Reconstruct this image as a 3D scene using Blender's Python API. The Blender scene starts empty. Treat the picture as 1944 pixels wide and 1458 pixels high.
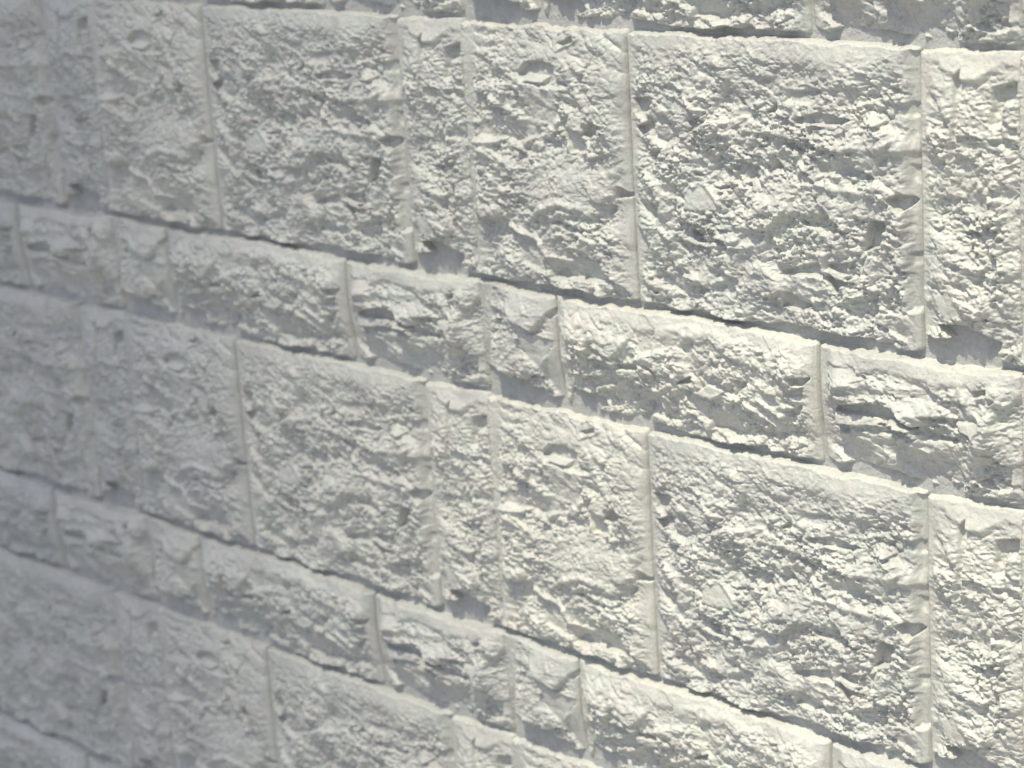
import bpy, math
import numpy as np
from mathutils import Matrix, Vector

sc = bpy.context.scene
R = math.radians

# ------------------------------------------------------------------ measures (metres)
TALL, LOW = 0.200, 0.0915          # heights of the two courses
PER = TALL + LOW                   # one panel is a tall course over a low one
PW = 0.4874                        # panel width
Z0 = 4 * PER                       # top of the tall course that fills the upper part of the view
ROWS = range(-2, 4)                # panel rows, down to the ground
COLS = range(-3, 5)                # panel columns

# ------------------------------------------------------------------ camera
CAM = Vector((1.7471, -1.1778, Z0 + 0.2065))
c_right = Vector((0.70129, 0.70987, -0.06547))
c_up = Vector((-0.15199, 0.23861, 0.95915))
c_fwd = Vector((-0.69649, 0.66269, -0.27523))
cd = bpy.data.cameras.new('camera')
cam = bpy.data.objects.new('camera', cd)
sc.collection.objects.link(cam)
m = Matrix((c_right, c_up, -c_fwd)).transposed().to_4x4()
m.translation = CAM
cam.matrix_world = m
cd.sensor_width = 36.0
cd.lens = 80.74
cd.clip_start = 0.05
cd.clip_end = 1000
cd.dof.use_dof = True
cd.dof.focus_distance = 1.50
cd.dof.aperture_fstop = 9.0
sc.camera = cam

# ------------------------------------------------------------------ sky, sun, exposure
SUN_EL, SUN_AZ = R(66), R(-10)      # azimuth measured from the wall's normal towards its left end
to_sun = Vector((-math.sin(SUN_AZ) * math.cos(SUN_EL), -math.cos(SUN_AZ) * math.cos(SUN_EL), math.sin(SUN_EL)))
w = bpy.data.worlds.new('World')
sc.world = w
w.use_nodes = True
wn = w.node_tree
bg = wn.nodes['Background']
sky = wn.nodes.new('ShaderNodeTexSky')
sky.sky_type = 'NISHITA'
sky.sun_disc = False
sky.sun_elevation = SUN_EL
sky.sun_rotation = math.atan2(to_sun.x, to_sun.y)
sky.air_density = 1.0
sky.dust_density = 2.5
sky.ozone_density = 0.6
wn.links.new(sky.outputs[0], bg.inputs[0])
bg.inputs[1].default_value = 0.15
sd = bpy.data.lights.new('sun', 'SUN')
sd.energy = 4.5
sd.angle = R(0.9)
sd.color = (1.0, 0.94, 0.745)
sun = bpy.data.objects.new('sun', sd)
sc.collection.objects.link(sun)
sun.rotation_euler = to_sun.to_track_quat('Z', 'Y').to_euler()
sun.location = (0, -3, 6)
vs = sc.view_settings
vs.view_transform = 'Standard'
vs.look = 'None'
vs.exposure = 0.02
vs.gamma = 1.0
vs.use_curve_mapping = False

# ------------------------------------------------------------------ materials
def nodes(name):
    mt = bpy.data.materials.new(name)
    mt.use_nodes = True
    nt = mt.node_tree
    return mt, nt, nt.nodes['Principled BSDF']

def N(nt, typ, **kw):
    n = nt.nodes.new(typ)
    for k, v in kw.items():
        if k in n.inputs.keys():
            n.inputs[k].default_value = v
        else:
            setattr(n, k, v)
    return n

def ramp(nt, stops):
    r = nt.nodes.new('ShaderNodeValToRGB')
    e = r.color_ramp.elements
    e[0].position, e[0].color = stops[0][0], (*stops[0][1], 1)
    e[1].position, e[1].color = stops[-1][0], (*stops[-1][1], 1)
    for p, c in stops[1:-1]:
        x = e.new(p)
        x.color = (*c, 1)
    return r

def stone_material():
    mt, nt, b = nodes('pale_split_stone')
    L = nt.links.new
    tc = N(nt, 'ShaderNodeTexCoord')
    oi = N(nt, 'ShaderNodeObjectInfo')
    sc1 = N(nt, 'ShaderNodeVectorMath', operation='SCALE')
    sc1.inputs[0].default_value = (31.0, 17.0, 23.0)
    L(oi.outputs['Random'], sc1.inputs['Scale'])
    ad = N(nt, 'ShaderNodeVectorMath', operation='ADD')
    L(tc.outputs['Object'], ad.inputs[0])
    L(sc1.outputs[0], ad.inputs[1])
    # broad mineral tints
    n1 = N(nt, 'ShaderNodeTexNoise', Scale=26.0, Detail=5.0, Roughness=0.6)
    L(ad.outputs[0], n1.inputs['Vector'])
    r1 = ramp(nt, [(0.30, (0.472, 0.474, 0.460)), (0.45, (0.580, 0.578, 0.548)), (0.55, (0.575, 0.582, 0.552)), (0.72, (0.640, 0.636, 0.585))])
    L(n1.outputs['Fac'], r1.inputs['Fac'])
    n2 = N(nt, 'ShaderNodeTexNoise', Scale=45.0, Detail=3.0, Roughness=0.5)
    mp = N(nt, 'ShaderNodeMapping')
    mp.inputs['Location'].default_value = (3.1, 7.7, 1.9)
    L(ad.outputs[0], mp.inputs['Vector'])
    L(mp.outputs[0], n2.inputs['Vector'])
    r2 = ramp(nt, [(0.36, (0.975, 1.0, 0.98)), (0.5, (1, 1, 1)), (0.66, (1.0, 0.98, 0.975))])
    L(n2.outputs['Fac'], r2.inputs['Fac'])
    mx = N(nt, 'ShaderNodeMix', data_type='RGBA', blend_type='MULTIPLY')
    mx.inputs[0].default_value = 1.0
    L(r1.outputs[0], mx.inputs[6])
    L(r2.outputs[0], mx.inputs[7])
    # fine speckle of dark grains
    n3 = N(nt, 'ShaderNodeTexNoise', Scale=420.0, Detail=4.0, Roughness=0.7)
    L(tc.outputs['Object'], n3.inputs['Vector'])
    r3 = ramp(nt, [(0.30, (0.62, 0.62, 0.63)), (0.42, (0.93, 0.93, 0.93)), (0.60, (1.0, 1.0, 1.0)), (0.75, (1.06, 1.06, 1.05))])
    L(n3.outputs['Fac'], r3.inputs['Fac'])
    mx2 = N(nt, 'ShaderNodeMix', data_type='RGBA', blend_type='MULTIPLY')
    mx2.inputs[0].default_value = 0.8
    L(mx.outputs[2], mx2.inputs[6])
    L(r3.outputs[0], mx2.inputs[7])
    n6 = N(nt, 'ShaderNodeTexNoise', Scale=34.0, Detail=2.0)
    L(mp.outputs[0], n6.inputs['Vector'])
    n7 = N(nt, 'ShaderNodeTexNoise', Scale=230.0, Detail=5.0, Roughness=0.75)
    L(mp.outputs[0], n7.inputs['Vector'])
    r6 = ramp(nt, [(0.52, (0, 0, 0)), (0.66, (1, 1, 1))])
    r7 = ramp(nt, [(0.56, (0, 0, 0)), (0.64, (1, 1, 1))])
    L(n6.outputs['Fac'], r6.inputs['Fac'])
    L(n7.outputs['Fac'], r7.inputs['Fac'])
    mu = N(nt, 'ShaderNodeMath', operation='MULTIPLY')
    L(r6.outputs[0], mu.inputs[0])
    L(r7.outputs[0], mu.inputs[1])
    mx4 = N(nt, 'ShaderNodeMix', data_type='RGBA', blend_type='MIX')
    mx4.inputs[7].default_value = (0.27, 0.28, 0.29, 1)
    mu2 = N(nt, 'ShaderNodeMath', operation='MULTIPLY')
    L(mu.outputs[0], mu2.inputs[0])
    mu2.inputs[1].default_value = 0.55
    L(mu2.outputs[0], mx4.inputs[0])
    L(mx2.outputs[2], mx4.inputs[6])
    # slight difference from casting to casting
    r4 = ramp(nt, [(0.0, (0.90, 0.905, 0.915)), (1.0, (1.02, 1.01, 0.99))])
    L(oi.outputs['Random'], r4.inputs['Fac'])
    mx3 = N(nt, 'ShaderNodeMix', data_type='RGBA', blend_type='MULTIPLY')
    mx3.inputs[0].default_value = 1.0
    L(mx4.outputs[2], mx3.inputs[6])
    L(r4.outputs[0], mx3.inputs[7])
    L(mx3.outputs[2], b.inputs['Base Color'])
    b.inputs['Roughness'].default_value = 0.36
    b.inputs['Specular IOR Level'].default_value = 0.5
    n5 = N(nt, 'ShaderNodeTexNoise', Scale=480.0, Detail=6.0, Roughness=0.7)
    L(tc.outputs['Object'], n5.inputs['Vector'])
    bp = N(nt, 'ShaderNodeBump', Strength=0.6, Distance=0.0011)
    L(n5.outputs['Fac'], bp.inputs['Height'])
    L(bp.outputs[0], b.inputs['Normal'])
    return mt

def plain_material(name, c1, c2, scale, bump=0.0, rough=0.9):
    mt, nt, b = nodes(name)
    L = nt.links.new
    tc = N(nt, 'ShaderNodeTexCoord')
    n1 = N(nt, 'ShaderNodeTexNoise', Scale=scale, Detail=6.0, Roughness=0.65)
    L(tc.outputs['Object'], n1.inputs['Vector'])
    r1 = ramp(nt, [(0.3, c1), (0.7, c2)])
    L(n1.outputs['Fac'], r1.inputs['Fac'])
    L(r1.outputs[0], b.inputs['Base Color'])
    b.inputs['Roughness'].default_value = rough
    if bump:
        bp = N(nt, 'ShaderNodeBump', Strength=0.6, Distance=bump)
        L(n1.outputs['Fac'], bp.inputs['Height'])
        L(bp.outputs[0], b.inputs['Normal'])
    return mt

M_STONE = stone_material()
M_MORTAR = plain_material('grey_mortar', (0.38, 0.385, 0.38), (0.52, 0.52, 0.51), 160.0, 0.004)
M_GROUND = plain_material('pale_paving', (0.34, 0.33, 0.31), (0.44, 0.43, 0.40), 3.0, 0.004)
M_RENDER = plain_material('grey_render', (0.34, 0.34, 0.34), (0.42, 0.41, 0.40), 0.4)
M_PANE = plain_material('dark_glass', (0.03, 0.035, 0.04), (0.05, 0.055, 0.06), 0.5, 0.0, 0.1)

# ------------------------------------------------------------------ noise for the split faces (numpy)
def hsh(ix, iz, seed):
    h = (ix.astype(np.int64) * 374761393 + iz.astype(np.int64) * 668265263 + seed * 2147483647 + 1013904223) & 0xFFFFFFFF
    h = ((h ^ (h >> 13)) * 1274126177) & 0xFFFFFFFF
    h = ((h ^ (h >> 16)) * 2246822519) & 0xFFFFFFFF
    return ((h ^ (h >> 15)) & 0xFFFFFF) / float(0x1000000)

def vnoise(x, z, seed):
    ix, iz = np.floor(x), np.floor(z)
    fx, fz = x - ix, z - iz
    fx = fx * fx * fx * (fx * (fx * 6 - 15) + 10)
    fz = fz * fz * fz * (fz * (fz * 6 - 15) + 10)
    a, b = hsh(ix, iz, seed), hsh(ix + 1, iz, seed)
    c, d = hsh(ix, iz + 1, seed), hsh(ix + 1, iz + 1, seed)
    return (a + (b - a) * fx) * (1 - fz) + (c + (d - c) * fx) * fz - 0.5

def fbm(x, z, seed, octs=4, gain=0.5):
    s, a, t = 0, 1.0, 0
    for o in range(octs):
        s = s + a * vnoise(x * 2 ** o + 17.3 * o, z * 2 ** o - 9.1 * o, seed + o)
        t += a
        a *= gain
    return s / t

def facets(x, z, size, ang, stretch, seed, step=0.5, tilt=0.5, sharp=9.0):
    """chipped planes: every cell is a plane of its own height and tilt, joined by short steep steps (result in units of size)"""
    ca, sa = math.cos(ang), math.sin(ang)
    u, v = (x * ca + z * sa) / (size * stretch), (-x * sa + z * ca) / size
    iu, iv = np.floor(u), np.floor(v)
    num, den = np.zeros_like(u), np.zeros_like(u)
    for di in (-1, 0, 1):
        for dj in (-1, 0, 1):
            cu, cv = iu + di, iv + dj
            du = u - (cu + hsh(cu, cv, seed))
            dv = v - (cv + hsh(cu, cv, seed + 1))
            wgt = np.exp(-sharp * (np.sqrt(du * du + dv * dv)) * 1.8)
            hgt = (hsh(cu, cv, seed + 2) - 0.5) * step + du * (hsh(cu, cv, seed + 3) - 0.5) * 2 * tilt + dv * (hsh(cu, cv, seed + 4) - 0.5) * 2 * tilt
            wgt = wgt ** 2
            num += wgt * hgt
            den += wgt
    return num / den

def lumps(x, z, size, seed):
    """rounded knobs with creases between them"""
    a = np.abs(vnoise(x / size, z / size * 1.25, seed)) * 2
    b = np.abs(vnoise(x / size * 2.1 + 5.2, z / size * 2.4, seed + 1)) * 2
    return 0.75 * np.sqrt(a) + 0.3 * np.sqrt(b)

def sstep(a, b, x):
    t = np.clip((x - a) / (b - a), 0, 1)
    return t * t * (3 - 2 * t)

# ------------------------------------------------------------------ reading positions off the wall face
SET_BACK = 0.008                   # the joint faces, not the core plane, lie on the surveyed plane
def on_wall(px, py, lift=0.014):
    """panel coordinates in mm (x from the panel's left seam, z down from its top) of a picture position, in panel column 1, row 0"""
    d = c_right * ((px - 972) / 4360.0) - c_up * ((py - 729) / 4360.0) + c_fwd
    k = (SET_BACK - lift - CAM.y) / d.y
    p = CAM + d * k
    return ((p.x - PW) * 1000, (Z0 - p.z) * 1000)

def poly_field(P, x, z):
    """signed distance (mm, inside positive) to a polygon"""
    P = np.array(P)
    inside = np.zeros(x.shape, bool)
    dist = np.full(x.shape, 1e9)
    n = len(P)
    for i in range(n):
        (x1, z1), (x2, z2) = P[i], P[(i + 1) % n]
        dx, dz = x2 - x1, z2 - z1
        t = np.clip(((x - x1) * dx + (z - z1) * dz) / (dx * dx + dz * dz + 1e-9), 0, 1)
        dist = np.minimum(dist, np.hypot(x - x1 - t * dx, z - z1 - t * dz))
        cr = ((z1 > z) != (z2 > z))
        with np.errstate(divide='ignore', invalid='ignore'):
            xi = x1 + (z - z1) * dx / (dz if dz else 1e-9)
        inside ^= cr & (x < xi)
    return np.where(inside, dist, -dist)

def line_dist(P, x, z):
    dist = np.full(x.shape, 1e9)
    for (x1, z1), (x2, z2) in zip(P[:-1], P[1:]):
        dx, dz = x2 - x1, z2 - z1
        t = np.clip(((x - x1) * dx + (z - z1) * dz) / (dx * dx + dz * dz + 1e-9), 0, 1)
        dist = np.minimum(dist, np.hypot(x - x1 - t * dx, z - z1 - t * dz))
    return dist

# features: (kind, points, ...)   patch: dh at its top, dh at its bottom, softness mm, roughness factor;  ridge: radius mm, height mm
FEATURES = {}
def region(key, ox, oy, s, items):
    out = []
    for it in items:
        pts = [on_wall(ox + s * X, oy + s * Y, 0.004 if it[0] == 'patch' and it[2] < -12 else 0.014) for X, Y in it[1]]
        out.append((it[0], pts) + tuple(it[2:]))
    FEATURES[key] = out

region('A', 1180, 40, 0.4252, [
    ('patch', [(50, 20), (1300, 75), (1250, 170), (830, 185), (450, 120), (60, 120)], -2.5, 1.5, 4, 0.35),
    ('patch', [(60, 350), (130, 340), (142, 390), (75, 408)], -6, -5, 0.8, 0.2),
    ('patch', [(80, 470), (130, 450), (165, 470), (100, 505)], -6, -4, 0.8, 0.3),
    ('patch', [(350, 360), (480, 340), (640, 420), (1000, 480), (1340, 500), (1340, 590), (1000, 570), (700, 510), (500, 450), (370, 425)], -3, 4, 3, 0.8),
    ('patch', [(510, 640), (620, 650), (660, 690), (560, 705)], -3.5, -3, 1.2, 0.5),
    ('patch', [(320, 740), (410, 730), (460, 805), (440, 840), (300, 835)], 0, 2.5, 1.0, 0.15),
    ('ridge', [(395, 725), (462, 806)], 2.2, 2.2),
    ('patch', [(520, 735), (600, 740), (510, 855), (480, 855)], 2.5, -3, 1.5, 0.5),
    ('patch', [(600, 720), (860, 720), (1150, 790), (1100, 870), (800, 860), (620, 830)], -1, 3, 3, 0.6),
    ('patch', [(1125, 893), (1190, 895), (1172, 1000), (1090, 1022)], -10, -9, 0.7, 0.1),
    ('patch', [(1215, 790), (1260, 768), (1312, 800), (1260, 855)], -7, -5, 1.0, 0.2),
    ('patch', [(740, 1108), (900, 1078), (912, 1130), (720, 1127)], -6, -5, 1.0, 0.4),
    ('patch', [(920, 1140), (1000, 1160), (970, 1217)], -8, -7, 0.7, 0.2),
    ('patch', [(930, 1088), (1020, 1080), (1010, 1132)], -5, -4, 0.8, 0.3),
    ('ridge', [(920, 1040), (912, 1110), (1000, 1150)], 2.0, 2.0),
    ('patch', [(740, 1210), (850, 1270), (800, 1292), (720, 1272)], -6, -5, 0.8, 0.4),
    ('patch', [(1170, 358), (1340, 380), (1330, 425), (1200, 432)], -3.5, -2, 2.2, 0.5),
    ('patch', [(770, 315), (900, 308), (860, 362), (750, 352)], -4, -3, 1.2, 0.5),
    ('patch', [(790, 432), (900, 408), (1032, 440), (1000, 458), (800, 452)], -4.5, -4, 0.9, 0.5),
    ('patch', [(668, 402), (702, 368), (705, 410)], -5, -4, 0.8, 0.4),
    ('patch', [(120, 960), (240, 940), (290, 1060), (110, 1080)], 2, -3, 2.0, 0.7),
    ('patch', [(280, 1000), (420, 1010), (520, 1140), (380, 1190), (290, 1100)], -2, 4, 2.0, 0.8),
    ('patch', [(1000, 600), (1060, 600), (1070, 690), (900, 670), (880, 620)], 1, -4, 1.5, 0.5),
    ('ridge', [(520, 560), (660, 690)], 1.6, 1.6),
    ('ridge', [(820, 640), (930, 740), (1150, 770)], 2.5, 2.0),
    ('patch', [(1285, 130), (1350, 130), (1350, 1290), (1290, 1290)], -5, -5, 3.0, 0.35),
    ('patch', [(1290, 642), (1350, 660), (1342, 742), (1300, 700)], -2.5, -1, 1.5, 0.2),
    ('patch', [(1290, 1040), (1350, 1040), (1345, 1085), (1300, 1085)], -2.5, -1, 1.5, 0.2),
])
region('C', 860, 20, 0.3842, [
    ('patch', [(340, 310), (375, 255), (450, 248), (512, 268), (518, 345), (485, 358), (380, 352)], -5, -3, 1.2, 0.25),
    ('patch', [(350, 322), (400, 308), (488, 325), (468, 354), (370, 346)], 1, 5, 0.9, 0.1),
    ('patch', [(360, 372), (530, 385), (520, 570), (400, 525)], 1, -1, 2.5, 0.2),
    ('patch', [(160, 495), (400, 535), (480, 600), (330, 645), (150, 610)], 1, -5, 2.0, 0.5),
    ('ridge', [(125, 640), (240, 645)], 1.8, 2.5),
    ('patch', [(560, 575), (645, 600), (705, 692), (600, 692)], -4, -3, 0.8, 0.2),
    ('patch', [(655, 610), (700, 555), (765, 568), (690, 625)], -5, -4, 0.8, 0.3),
    ('patch', [(380, 780), (560, 700), (780, 740), (840, 860), (740, 1000), (450, 980), (300, 900)], -1, 4, 6, 0.45),
    ('ridge', [(370, 1045), (450, 985), (545, 940), (700, 990)], 2.6, 2.3),
    ('ridge', [(440, 1090), (500, 1040), (560, 992), (710, 1015)], 1.9, 1.9),
    ('ridge', [(465, 1120), (540, 1060), (610, 1040), (710, 1075)], 1.9, 1.9),
    ('ridge', [(450, 1150), (520, 1105), (620, 1092), (720, 1140)], 1.9, 1.7),
    ('ridge', [(640, 1110), (760, 1160), (830, 1180)], 1.9, 1.4),
    ('ridge', [(300, 1060), (440, 1130), (480, 1210), (590, 1235)], 1.8, 2.5),
    ('patch', [(330, 1100), (430, 1150), (480, 1300), (350, 1240)], -3, -4, 1.5, 0.4),
    ('patch', [(480, 1215), (600, 1225), (720, 1240), (810, 1345), (500, 1315)], 0, -6, 1.5, 0.5),
    ('patch', [(60, 60), (110, 60), (140, 1260), (90, 1260)], -1, -1, 3, 0.3),
    ('patch', [(820, 870), (892, 905), (892, 915), (815, 925)], -6, -5, 0.8, 0.2),
    ('patch', [(800, 940), (900, 960), (905, 1170), (820, 1110)], -1, 2.5, 4, 0.5),
    ('patch', [(530, 160), (590, 130), (600, 150), (545, 175)], -3.5, -3, 0.8, 0.3),
    ('lump', [(600, 90), (860, 120), (880, 560), (640, 560), (560, 260)], 16, 2.4),
    ('lump', [(330, 60), (560, 70), (520, 250), (340, 240)], 11, 1.8),
])
region('B', 1720, 60, 0.4462, [
    ('patch', [(80, 45), (520, 70), (520, 150), (420, 138), (310, 212), (250, 205), (120, 118)], -3, 4.0, 2.6, 0.3),
    ('patch', [(215, 200), (240, 158), (248, 300), (225, 540), (205, 540), (225, 380)], -4.5, -2.0, 1.4, 0.6),
    ('patch', [(380, 240), (475, 218), (465, 292), (412, 300), (402, 395), (370, 395)], -7, -4, 1.2, 0.4),
    ('patch', [(130, 1120), (200, 1095), (262, 1190), (190, 1232)], 1, 1, 1.5, 0.15),
    ('patch', [(85, 1280), (250, 1290), (190, 1232), (300, 1235), (445, 1315), (420, 1395), (95, 1360)], -15, -17, 0.8, 0.1),
    ('patch', [(95, 830), (260, 800), (290, 1060), (110, 1060)], -2, 4, 4, 0.7),
    ('patch', [(270, 670), (360, 680), (350, 780), (270, 770)], 0, -3, 1.5, 0.4),
])
region('D', 1040, 540, 0.288, [
    ('patch', [(100, 60), (600, 90), (1000, 180), (1500, 280), (1820, 380), (1500, 420), (950, 260), (640, 300), (500, 200), (130, 190)], -2, 1, 3, 0.3),
    ('patch', [(120, 150), (620, 150), (640, 250), (560, 390), (470, 475), (330, 380), (150, 330)], -2, 5, 1.5, 0.6),
    ('patch', [(640, 270), (900, 270), (850, 400), (550, 485), (560, 370)], 1, -3, 2.0, 0.5),
    ('patch', [(910, 290), (1080, 245), (1165, 310), (1060, 355), (930, 352)], 1, 4, 4, 0.5),
    ('patch', [(310, 480), (445, 490), (430, 555), (330, 535)], -5, -4, 0.9, 0.3),
    ('patch', [(250, 600), (400, 590), (465, 645), (300, 682)], -3, -3, 0.9, 0.5),
    ('patch', [(490, 515), (640, 518), (630, 545), (500, 540)], -4, -4, 0.6, 0.3),
    ('patch', [(500, 550), (660, 550), (640, 600), (500, 600)], 1, 3, 0.8, 0.4),
    ('patch', [(1090, 610), (1205, 665), (1110, 642)], -4, -3, 0.7, 0.3),
    ('patch', [(1270, 618), (1355, 662), (1280, 668)], -5, -4, 0.7, 0.3),
    ('patch', [(895, 635), (980, 598), (995, 632)], -5, -4, 0.8, 0.3),
    ('patch', [(1020, 705), (1090, 648), (1205, 692), (1110, 755)], 0, 4, 0.8, 0.15),
    ('ridge', [(1280, 850), (1450, 940)], 1.5, 2.2),
    ('ridge', [(1340, 770), (1520, 925)], 1.6, 2.6),
    ('ridge', [(1420, 740), (1560, 860)], 1.6, 2.6),
    ('ridge', [(600, 650), (780, 820)], 1.5, 2.0),
    ('patch', [(150, 690), (330, 728), (385, 790), (270, 840), (135, 795)], -9, -9, 0.9, 0.15),
    ('patch', [(1080, 805), (1260, 875), (1305, 995), (1085, 950)], 1, -4, 1.0, 0.25),
    ('patch', [(1640, 600), (1750, 610), (1720, 650), (1660, 640)], -5, -4, 0.8, 0.3),
    ('patch', [(1620, 690), (1720, 670), (1700, 720), (1620, 720)], -5, -4, 0.8, 0.3),
    ('patch', [(1610, 830), (1700, 790), (1690, 850), (1610, 860)], -5, -4, 0.8, 0.3),
    ('lump', [(1000, 380), (1700, 430), (1750, 620), (1000, 560)], 8, 2.2),
    ('lump', [(120, 160), (450, 160), (450, 420), (150, 420)], 7, 2.0),
    ('lump', [(1330, 650), (1760, 650), (1760, 950), (1450, 950)], 10, 2.0),
])
region('E', 1540, 620, 0.247, [
    ('patch', [(120, 40), (500, 100), (900, 170), (1636, 300), (1500, 430), (1000, 440), (560, 330), (150, 260)], -2, 2, 3, 0.25),
    ('patch', [(150, 265), (350, 300), (465, 390), (300, 405), (150, 345)], -1, 4, 0.9, 0.2),
    ('patch', [(600, 535), (960, 515), (1155, 690), (760, 665)], -2, 5, 1.6, 0.5),
    ('patch', [(560, 585), (690, 620), (840, 765), (700, 700), (215, 630), (250, 590)], -6, -5, 0.8, 0.2),
    ('patch', [(215, 650), (540, 680), (720, 730), (820, 800), (540, 745), (230, 735)], -1, 5, 0.8, 0.2),
    ('patch', [(565, 735), (725, 762), (660, 793)], -4, -4, 0.7, 0.3),
    ('patch', [(220, 810), (560, 800), (1200, 900), (1180, 1220), (300, 1090)], 3, -3, 3.0, 0.45),
    ('ridge', [(810, 900), (925, 962)], 1.3, 2.0),
    ('ridge', [(1410, 760), (1330, 900), (1250, 1090)], 7.0, 6.0),
    ('patch', [(210, 740), (320, 740), (310, 800), (220, 800)], -5, -4, 0.9, 0.3),
    ('patch', [(830, 760), (940, 760), (930, 810), (840, 800)], -4, -4, 0.8, 0.4),
    ('patch', [(1000, 830), (1150, 850), (1130, 870), (1010, 860)], -4, -4, 0.6, 0.4),
    ('patch', [(1290, 490), (1395, 470), (1380, 510), (1290, 530)], -5, -4, 0.8, 0.3),
    ('patch', [(1160, 720), (1390, 725), (1330, 830), (1200, 790)], 0, 4, 1.0, 0.25),
    ('ridge', [(170, 400), (420, 440), (560, 440), (740, 460)], 3.5, 2.5),
])
region('F', 900, 490, 0.2058, [
    ('patch', [(340, 200), (740, 240), (850, 370), (700, 520), (600, 660), (440, 570), (375, 470)], -2, 4.5, 1.6, 0.4),
    ('ridge', [(345, 380), (400, 520), (450, 600), (590, 690), (710, 722)], 1.3, 1.6),
    ('patch', [(200, 740), (440, 770), (560, 940), (625, 1055), (500, 1095), (390, 1065), (200, 955)], 0, 6, 1.2, 0.6),
    ('patch', [(440, 640), (760, 760), (625, 1015), (490, 820)], -2, 1, 1.0, 0.12),
    ('patch', [(190, 950), (380, 1065), (530, 1095), (645, 1135), (760, 1270), (830, 1345), (480, 1345), (190, 1230)], -15, -17, 0.8, 0.08),
    ('patch', [(640, 1040), (760, 800), (840, 780), (860, 1340), (780, 1300)], 0, -2, 1.5, 0.12),
    ('patch', [(690, 520), (770, 455), (790, 500), (720, 560)], -3, -3, 0.7, 0.2),
    ('patch', [(60, 150), (200, 200), (200, 1200), (60, 1200)], -1, -2, 4, 0.3),
])

# ------------------------------------------------------------------ the six stones of a panel
MORTAR = 9.0                       # mm that the joint filling stands out from the wall's core plane
STEP = 0.58                        # mm between vertices
BASE = {'tall': 17.0, 'low': 19.0}
SPANS = {'C': (0.0, 0.341, 'tall'), 'A': (0.341, 0.848, 'tall'), 'B': (0.848, 1.0, 'tall'),
         'F': (0.0, 0.169, 'low'), 'D': (0.169, 0.674, 'low'), 'E': (0.674, 1.0, 'low')}
GAPS = {'C': (0.05, 0.9), 'A': (0.4, 1.5), 'B': (0.5, 0.05), 'F': (0.05, 1.2), 'D': (0.4, 1.6), 'E': (0.5, 0.05)}   # mm left, right
SEED = {'A': 11, 'B': 45, 'C': 23, 'D': 72, 'E': 91, 'F': 133}

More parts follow.
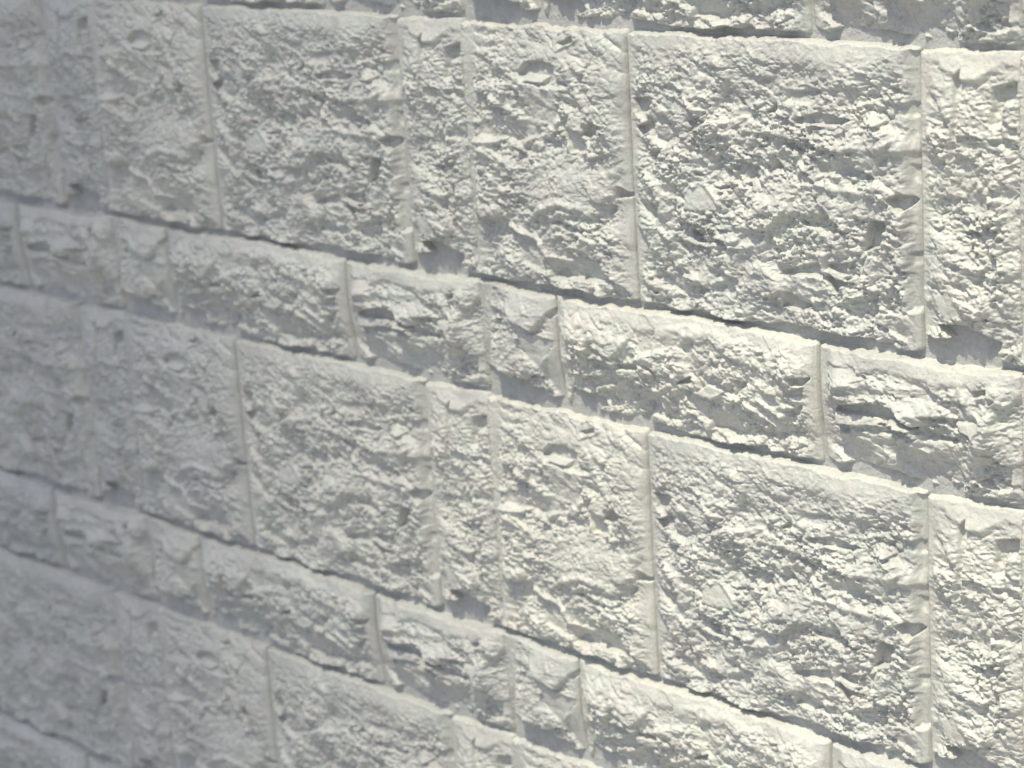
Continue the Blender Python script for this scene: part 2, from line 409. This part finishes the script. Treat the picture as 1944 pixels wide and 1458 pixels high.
def stone_mesh(key):
    a, b, kind = SPANS[key]
    x0, x1 = a * PW * 1000, b * PW * 1000
    z0, z1 = (0.0, TALL * 1000) if kind == 'tall' else (TALL * 1000, PER * 1000)
    gl, gr = GAPS[key]
    X0, X1, Za, Zb = x0 + gl, x1 - gr, z0 + 0.8, z1 - (1.7 if kind == 'tall' else 2.2)
    nx, nz = int((X1 - X0) / STEP) + 1, int((Zb - Za) / STEP) + 1
    xs, zs = np.linspace(X0, X1, nx), np.linspace(Za, Zb, nz)
    x, z = np.meshgrid(xs, zs)
    sd_ = SEED[key]
    # warped positions keep the chips from lining up
    wx = x + 7 * fbm(x / 22, z / 22, sd_ + 300, 3)
    wz = z + 7 * fbm(x / 22, z / 22, sd_ + 320, 3)
    t = (z - z0) / (z1 - z0)
    rough = 0.45 + 0.55 * sstep(0.06, 0.30, t)
    rough = rough * (0.75 + 0.9 * np.clip(fbm(x / 35, z / 35, sd_ + 5, 3) + 0.25, 0, 0.8))
    if kind == 'tall':
        base = BASE['tall'] + 1.5 * np.sin(t * math.pi) - 3.0 * sstep(0.80, 1.0, t)
    else:
        base = BASE['low'] + 3.5 * np.sin(np.clip(t / 0.75, 0, 1) * math.pi) - 5.5 * sstep(0.40, 1.0, t)
    base = base + 8.0 * fbm(wx / 55, wz / 45, sd_ + 9, 3)
    h = base.copy()
    mA = sstep(-0.12, 0.16, fbm(x / 30, z / 24, sd_ + 400, 3))          # coarse chips here ...
    mB = sstep(-0.10, 0.14, fbm(x / 26, z / 20, sd_ + 420, 3))          # ... thin horizontal layers there
    mC = sstep(-0.14, 0.12, fbm(x / 18, z / 18, sd_ + 440, 3))
    hx_, hz_ = x + 0.45 * (wx - x), z + 0.45 * (wz - z)
    vx = x + 12 * fbm(x / 30, z / 30, sd_ + 460, 4, 0.6)
    vz = z + 12 * fbm(x / 30, z / 30, sd_ + 480, 4, 0.6)
    det = np.zeros_like(h)
    det += 4.6 * facets(vx, vz, 42, 0.10, 1.4, sd_ + 1, 1.0, 1.0, 9)
    det += 4.4 * facets(vx, vz, 17, 0.35, 1.8, sd_ + 20, 0.8, 0.9, 9)
    det += 3.3 * (0.25 + 0.75 * mA) * facets(wx, wz, 7.0, 0.45, 1.7, sd_ + 40, 0.9, 0.9, 8)
    det += 2.2 * (1 - 0.75 * mA) * facets(hx_, hz_, 4.2, -0.35, 1.5, sd_ + 50, 0.9, 0.9, 7)
    det += 1.9 * (0.0 + 0.95 * mB) * facets(hx_, hz_, 2.4, 0.02, 3.2, sd_ + 60, 1.0, 0.6, 7)
    det += 2.0 * (0.1 + 0.95 * mC) * facets(x + 0.3 * (wx - x), z + 0.3 * (wz - z), 2.1, 0.2, 1.4, sd_ + 70, 1.0, 0.7, 6)
    det += 4.2 * fbm(wx / 12, wz / 8, sd_ + 80, 5, 0.55)
    det += 1.4 * (0.5 - 2 * np.abs(fbm(wx / 7, wz / 4.5, sd_ + 95, 3, 0.6)))
    # at the seams between panels both castings come to one level
    for on, e in ((a == 0.0, x - X0), (b == 1.0, X1 - x)):
        if on:
            kk = (1 - sstep(0, 22, e + 3 * fbm(x / 20, z / 20, sd_ + 510, 2))) ** 1.6
            h = h + kk * 0.88 * (15.0 - 4.0 * sstep(0.4, 1.0, t) * (kind == 'low') - h)
            rough = rough * (1 - 0.5 * kk)
    # along the upright joints the faces are smoother and fall to a straight arris
    for on, e, lv in ((a != 0.0, x - X0, 14.0), (b != 1.0, X1 - x, 16.0)):
        if on:
            kk = (1 - sstep(0.0, 24, e + 10 * fbm(x / 20, z / 20, sd_ + 500, 3))) ** 1.6
            h = h + kk * 0.8 * (lv - 5.0 * sstep(0.5, 1.0, t) * (kind == 'low') - h)
            rough = rough * (1 - 0.93 * kk)
    # traced forms
    for f in FEATURES[key]:
        if f[0] == 'patch':
            _, pts, d0, d1, soft, rf = f
            zz = [p[1] for p in pts]
            jag = 2.2 * fbm(x / 6, z / 6, sd_ + 150, 3)
            s = poly_field(pts, x, z) + jag * min(1.0, 0.3 + soft * 0.25)
            if d0 < -3 and d1 < -2:
                s = s + 0.4                    # the bite of a chip runs a little past its dark core
                d0, d1 = d0 * 1.05, d1 * 1.05
            mk = sstep(-soft, soft, s)
            g = np.clip((z - min(zz)) / (max(zz) - min(zz) + 1e-6), 0, 1)
            h += mk * (d0 + (d1 - d0) * g)
            rough = rough * (1 - mk * (1 - rf))
        elif f[0] == 'ridge':
            _, pts, rad, amp = f
            dd = line_dist(pts, x + 1.2 * fbm(x / 5, z / 5, sd_ + 170, 2), z + 1.2 * fbm(x / 5, z / 5, sd_ + 180, 2)) / rad
            h += amp * np.exp(-dd * dd)
            rough = rough * (1 - 0.35 * np.exp(-dd * dd / 2.0))
        elif f[0] == 'lump':
            _, pts, size, amp = f
            mk = sstep(-6, 6, poly_field(pts, x, z))
            h += mk * amp * (lumps(0.8 * vx + 0.6 * vz, 0.8 * vz - 0.6 * vx, size * 1.2, sd_ + 200) * 1.6 - 0.7)
            rough = rough * (1 - 0.35 * mk)
    h += det * rough
    # worn arrises: the face rolls back into the joints, unevenly
    jit = 5.5 * fbm(x / 20, z / 20, sd_ + 220, 4, 0.5) + 4.0 * fbm(x / 55, z / 55, sd_ + 225, 1)
    jl = np.where(x - X0 < 0, 0, x - X0)
    el = (x - X0) + jit
    er = (X1 - x) + jit
    et = (z - Za) + 1.1 * jit + 2.0 * fbm(x / 5, z / 5, sd_ + 228, 3) - 1.0
    eb = (Zb - z) + jit
    low = kind == 'low'
    side = (0.0 if a == 0.0 else 0.12) * (1 - sstep(0.0, 2.0, x - X0)) + (0.0 if b == 1.0 else 0.12) * (1 - sstep(0.0, 2.5, X1 - x))
    top = 1 - sstep(-0.8, 2.0, et)
    bot = 1 - sstep(*((-0.6, 4.0) if low else (-0.8, 3.2)), eb + 0.5 * jit)
    # the foot and head of a stone run out raggedly below the level of the joint filling
    h = h * (1 - side)
    h = h + (np.minimum(h, 3.2) - h) * np.clip(bot + 0.62 * top, 0, 1)
    h = np.maximum(h, 2.5)
    # mesh: the face and a skirt back into the backing
    ox, oz = (x0 + x1) / 2, z1
    V = np.stack([x - ox, -h, oz - z], -1).reshape(-1, 3) / 1000.0
    idx = np.arange(nx * nz).reshape(nz, nx)
    q = np.stack([idx[1:, :-1], idx[1:, 1:], idx[:-1, 1:], idx[:-1, :-1]], -1).reshape(-1, 4)
    ring = np.concatenate([idx[0, :], idx[1:, -1], idx[-1, -2::-1], idx[-2:0:-1, 0]])
    rv = V[ring].copy()
    rv[:, 1] = 0.003
    r2 = np.arange(len(ring)) + len(V)
    V = np.concatenate([V, rv])
    nr, nr2 = np.roll(ring, -1), np.roll(r2, -1)
    q = np.concatenate([q, np.stack([ring, nr, nr2, r2], -1)])
    me = bpy.data.meshes.new('stone_block')
    me.vertices.add(len(V))
    me.vertices.foreach_set('co', V.astype(np.float32).ravel())
    me.loops.add(q.size)
    me.loops.foreach_set('vertex_index', q.astype(np.int32).ravel())
    me.polygons.add(len(q))
    me.polygons.foreach_set('loop_start', (np.arange(len(q)) * 4).astype(np.int32))
    me.update(calc_edges=True)
    me.polygons.foreach_set('use_smooth', np.ones(len(q), bool))
    me.materials.append(M_STONE)
    me.validate()
    return me, (ox / 1000, (PER * 1000 - oz) / 1000)

# ------------------------------------------------------------------ helpers
def box_mesh(name, x0, x1, y0, y1, z0, z1, mat):
    v = [(x, y, z) for x in (x0, x1) for y in (y0, y1) for z in (z0, z1)]
    f = [(0, 1, 3, 2), (4, 6, 7, 5), (0, 4, 5, 1), (2, 3, 7, 6), (0, 2, 6, 4), (1, 5, 7, 3)]
    me = bpy.data.meshes.new(name)
    me.from_pydata(v, [], f)
    me.update()
    me.materials.append(mat)
    return me

def link(name, data, parent=None, loc=(0, 0, 0)):
    o = bpy.data.objects.new(name, data)
    sc.collection.objects.link(o)
    o.location = loc
    if parent:
        o.parent = parent
    return o

# ------------------------------------------------------------------ the ground
g = link('ground', box_mesh('ground', -150, 150, -150, 150, -0.3, 0.0, M_GROUND))
g['kind'] = 'structure'

# ------------------------------------------------------------------ the wall: moulded panels, each of six stones
wall = link('stone_wall', None, None, ((COLS[0] + len(COLS) / 2) * PW, SET_BACK, 0))
wall['label'] = 'pale grey split-face stone wall of alternating tall and low courses'
wall['category'] = 'wall'
core = link('wall_core', box_mesh('wall_core', -len(COLS) * PW / 2, len(COLS) * PW / 2, 0.03, 0.20, 0.0, len(ROWS) * PER, M_MORTAR), wall)
panel_me = box_mesh('wall_panel', 0.0, PW, -MORTAR / 1000, 0.029, 0.0, PER, M_MORTAR)
meshes = {k: stone_mesh(k) for k in SPANS}
wx0 = wall.location.x
for r_ in ROWS:
    for c_ in COLS:
        pn = link('wall_panel', panel_me, wall, (c_ * PW - wx0, 0, Z0 - (r_ + 1) * PER))
        for k in SPANS:
            me, (ox, oz) = meshes[k]
            link('stone_block', me, pn, (ox, 0, oz))

# ------------------------------------------------------------------ the slender tower added, unseen, so its edge shades the wall's far end
EDGE_X, DIST = 0.33, 24.0
hx, hy = -math.sin(SUN_AZ), -math.cos(SUN_AZ)
ex, ey = EDGE_X + hx * DIST, hy * DIST            # its corner towards the sun's path
TW = 5.0
bl = link('sunblocker', None, None, (ex - TW / 2, ey - TW / 2, 0))
bl['label'] = 'slender plain grey tower added out of view to shade the stone wall'
bl['category'] = 'sunblocker'
H = 64.0
link('wall', box_mesh('wall', -TW / 2, TW / 2, -TW / 2, TW / 2, 0.0, H, M_RENDER), bl)  # upright body of the added shade caster
link('sunblocker_roof', box_mesh('sunblocker_roof', -TW / 2 - 0.2, TW / 2 - 0.1, -TW / 2 - 0.2, TW / 2 + 0.2, H, H + 0.4, M_MORTAR), bl)
win = box_mesh('sunblocker_window', -0.5, 0.5, 0, 0.06, 0, 1.6, M_PANE)  # panes dressing the added shade caster
for s in range(18):
    link('sunblocker_window', win, bl, (0, TW / 2, 2.0 + s * 3.4))
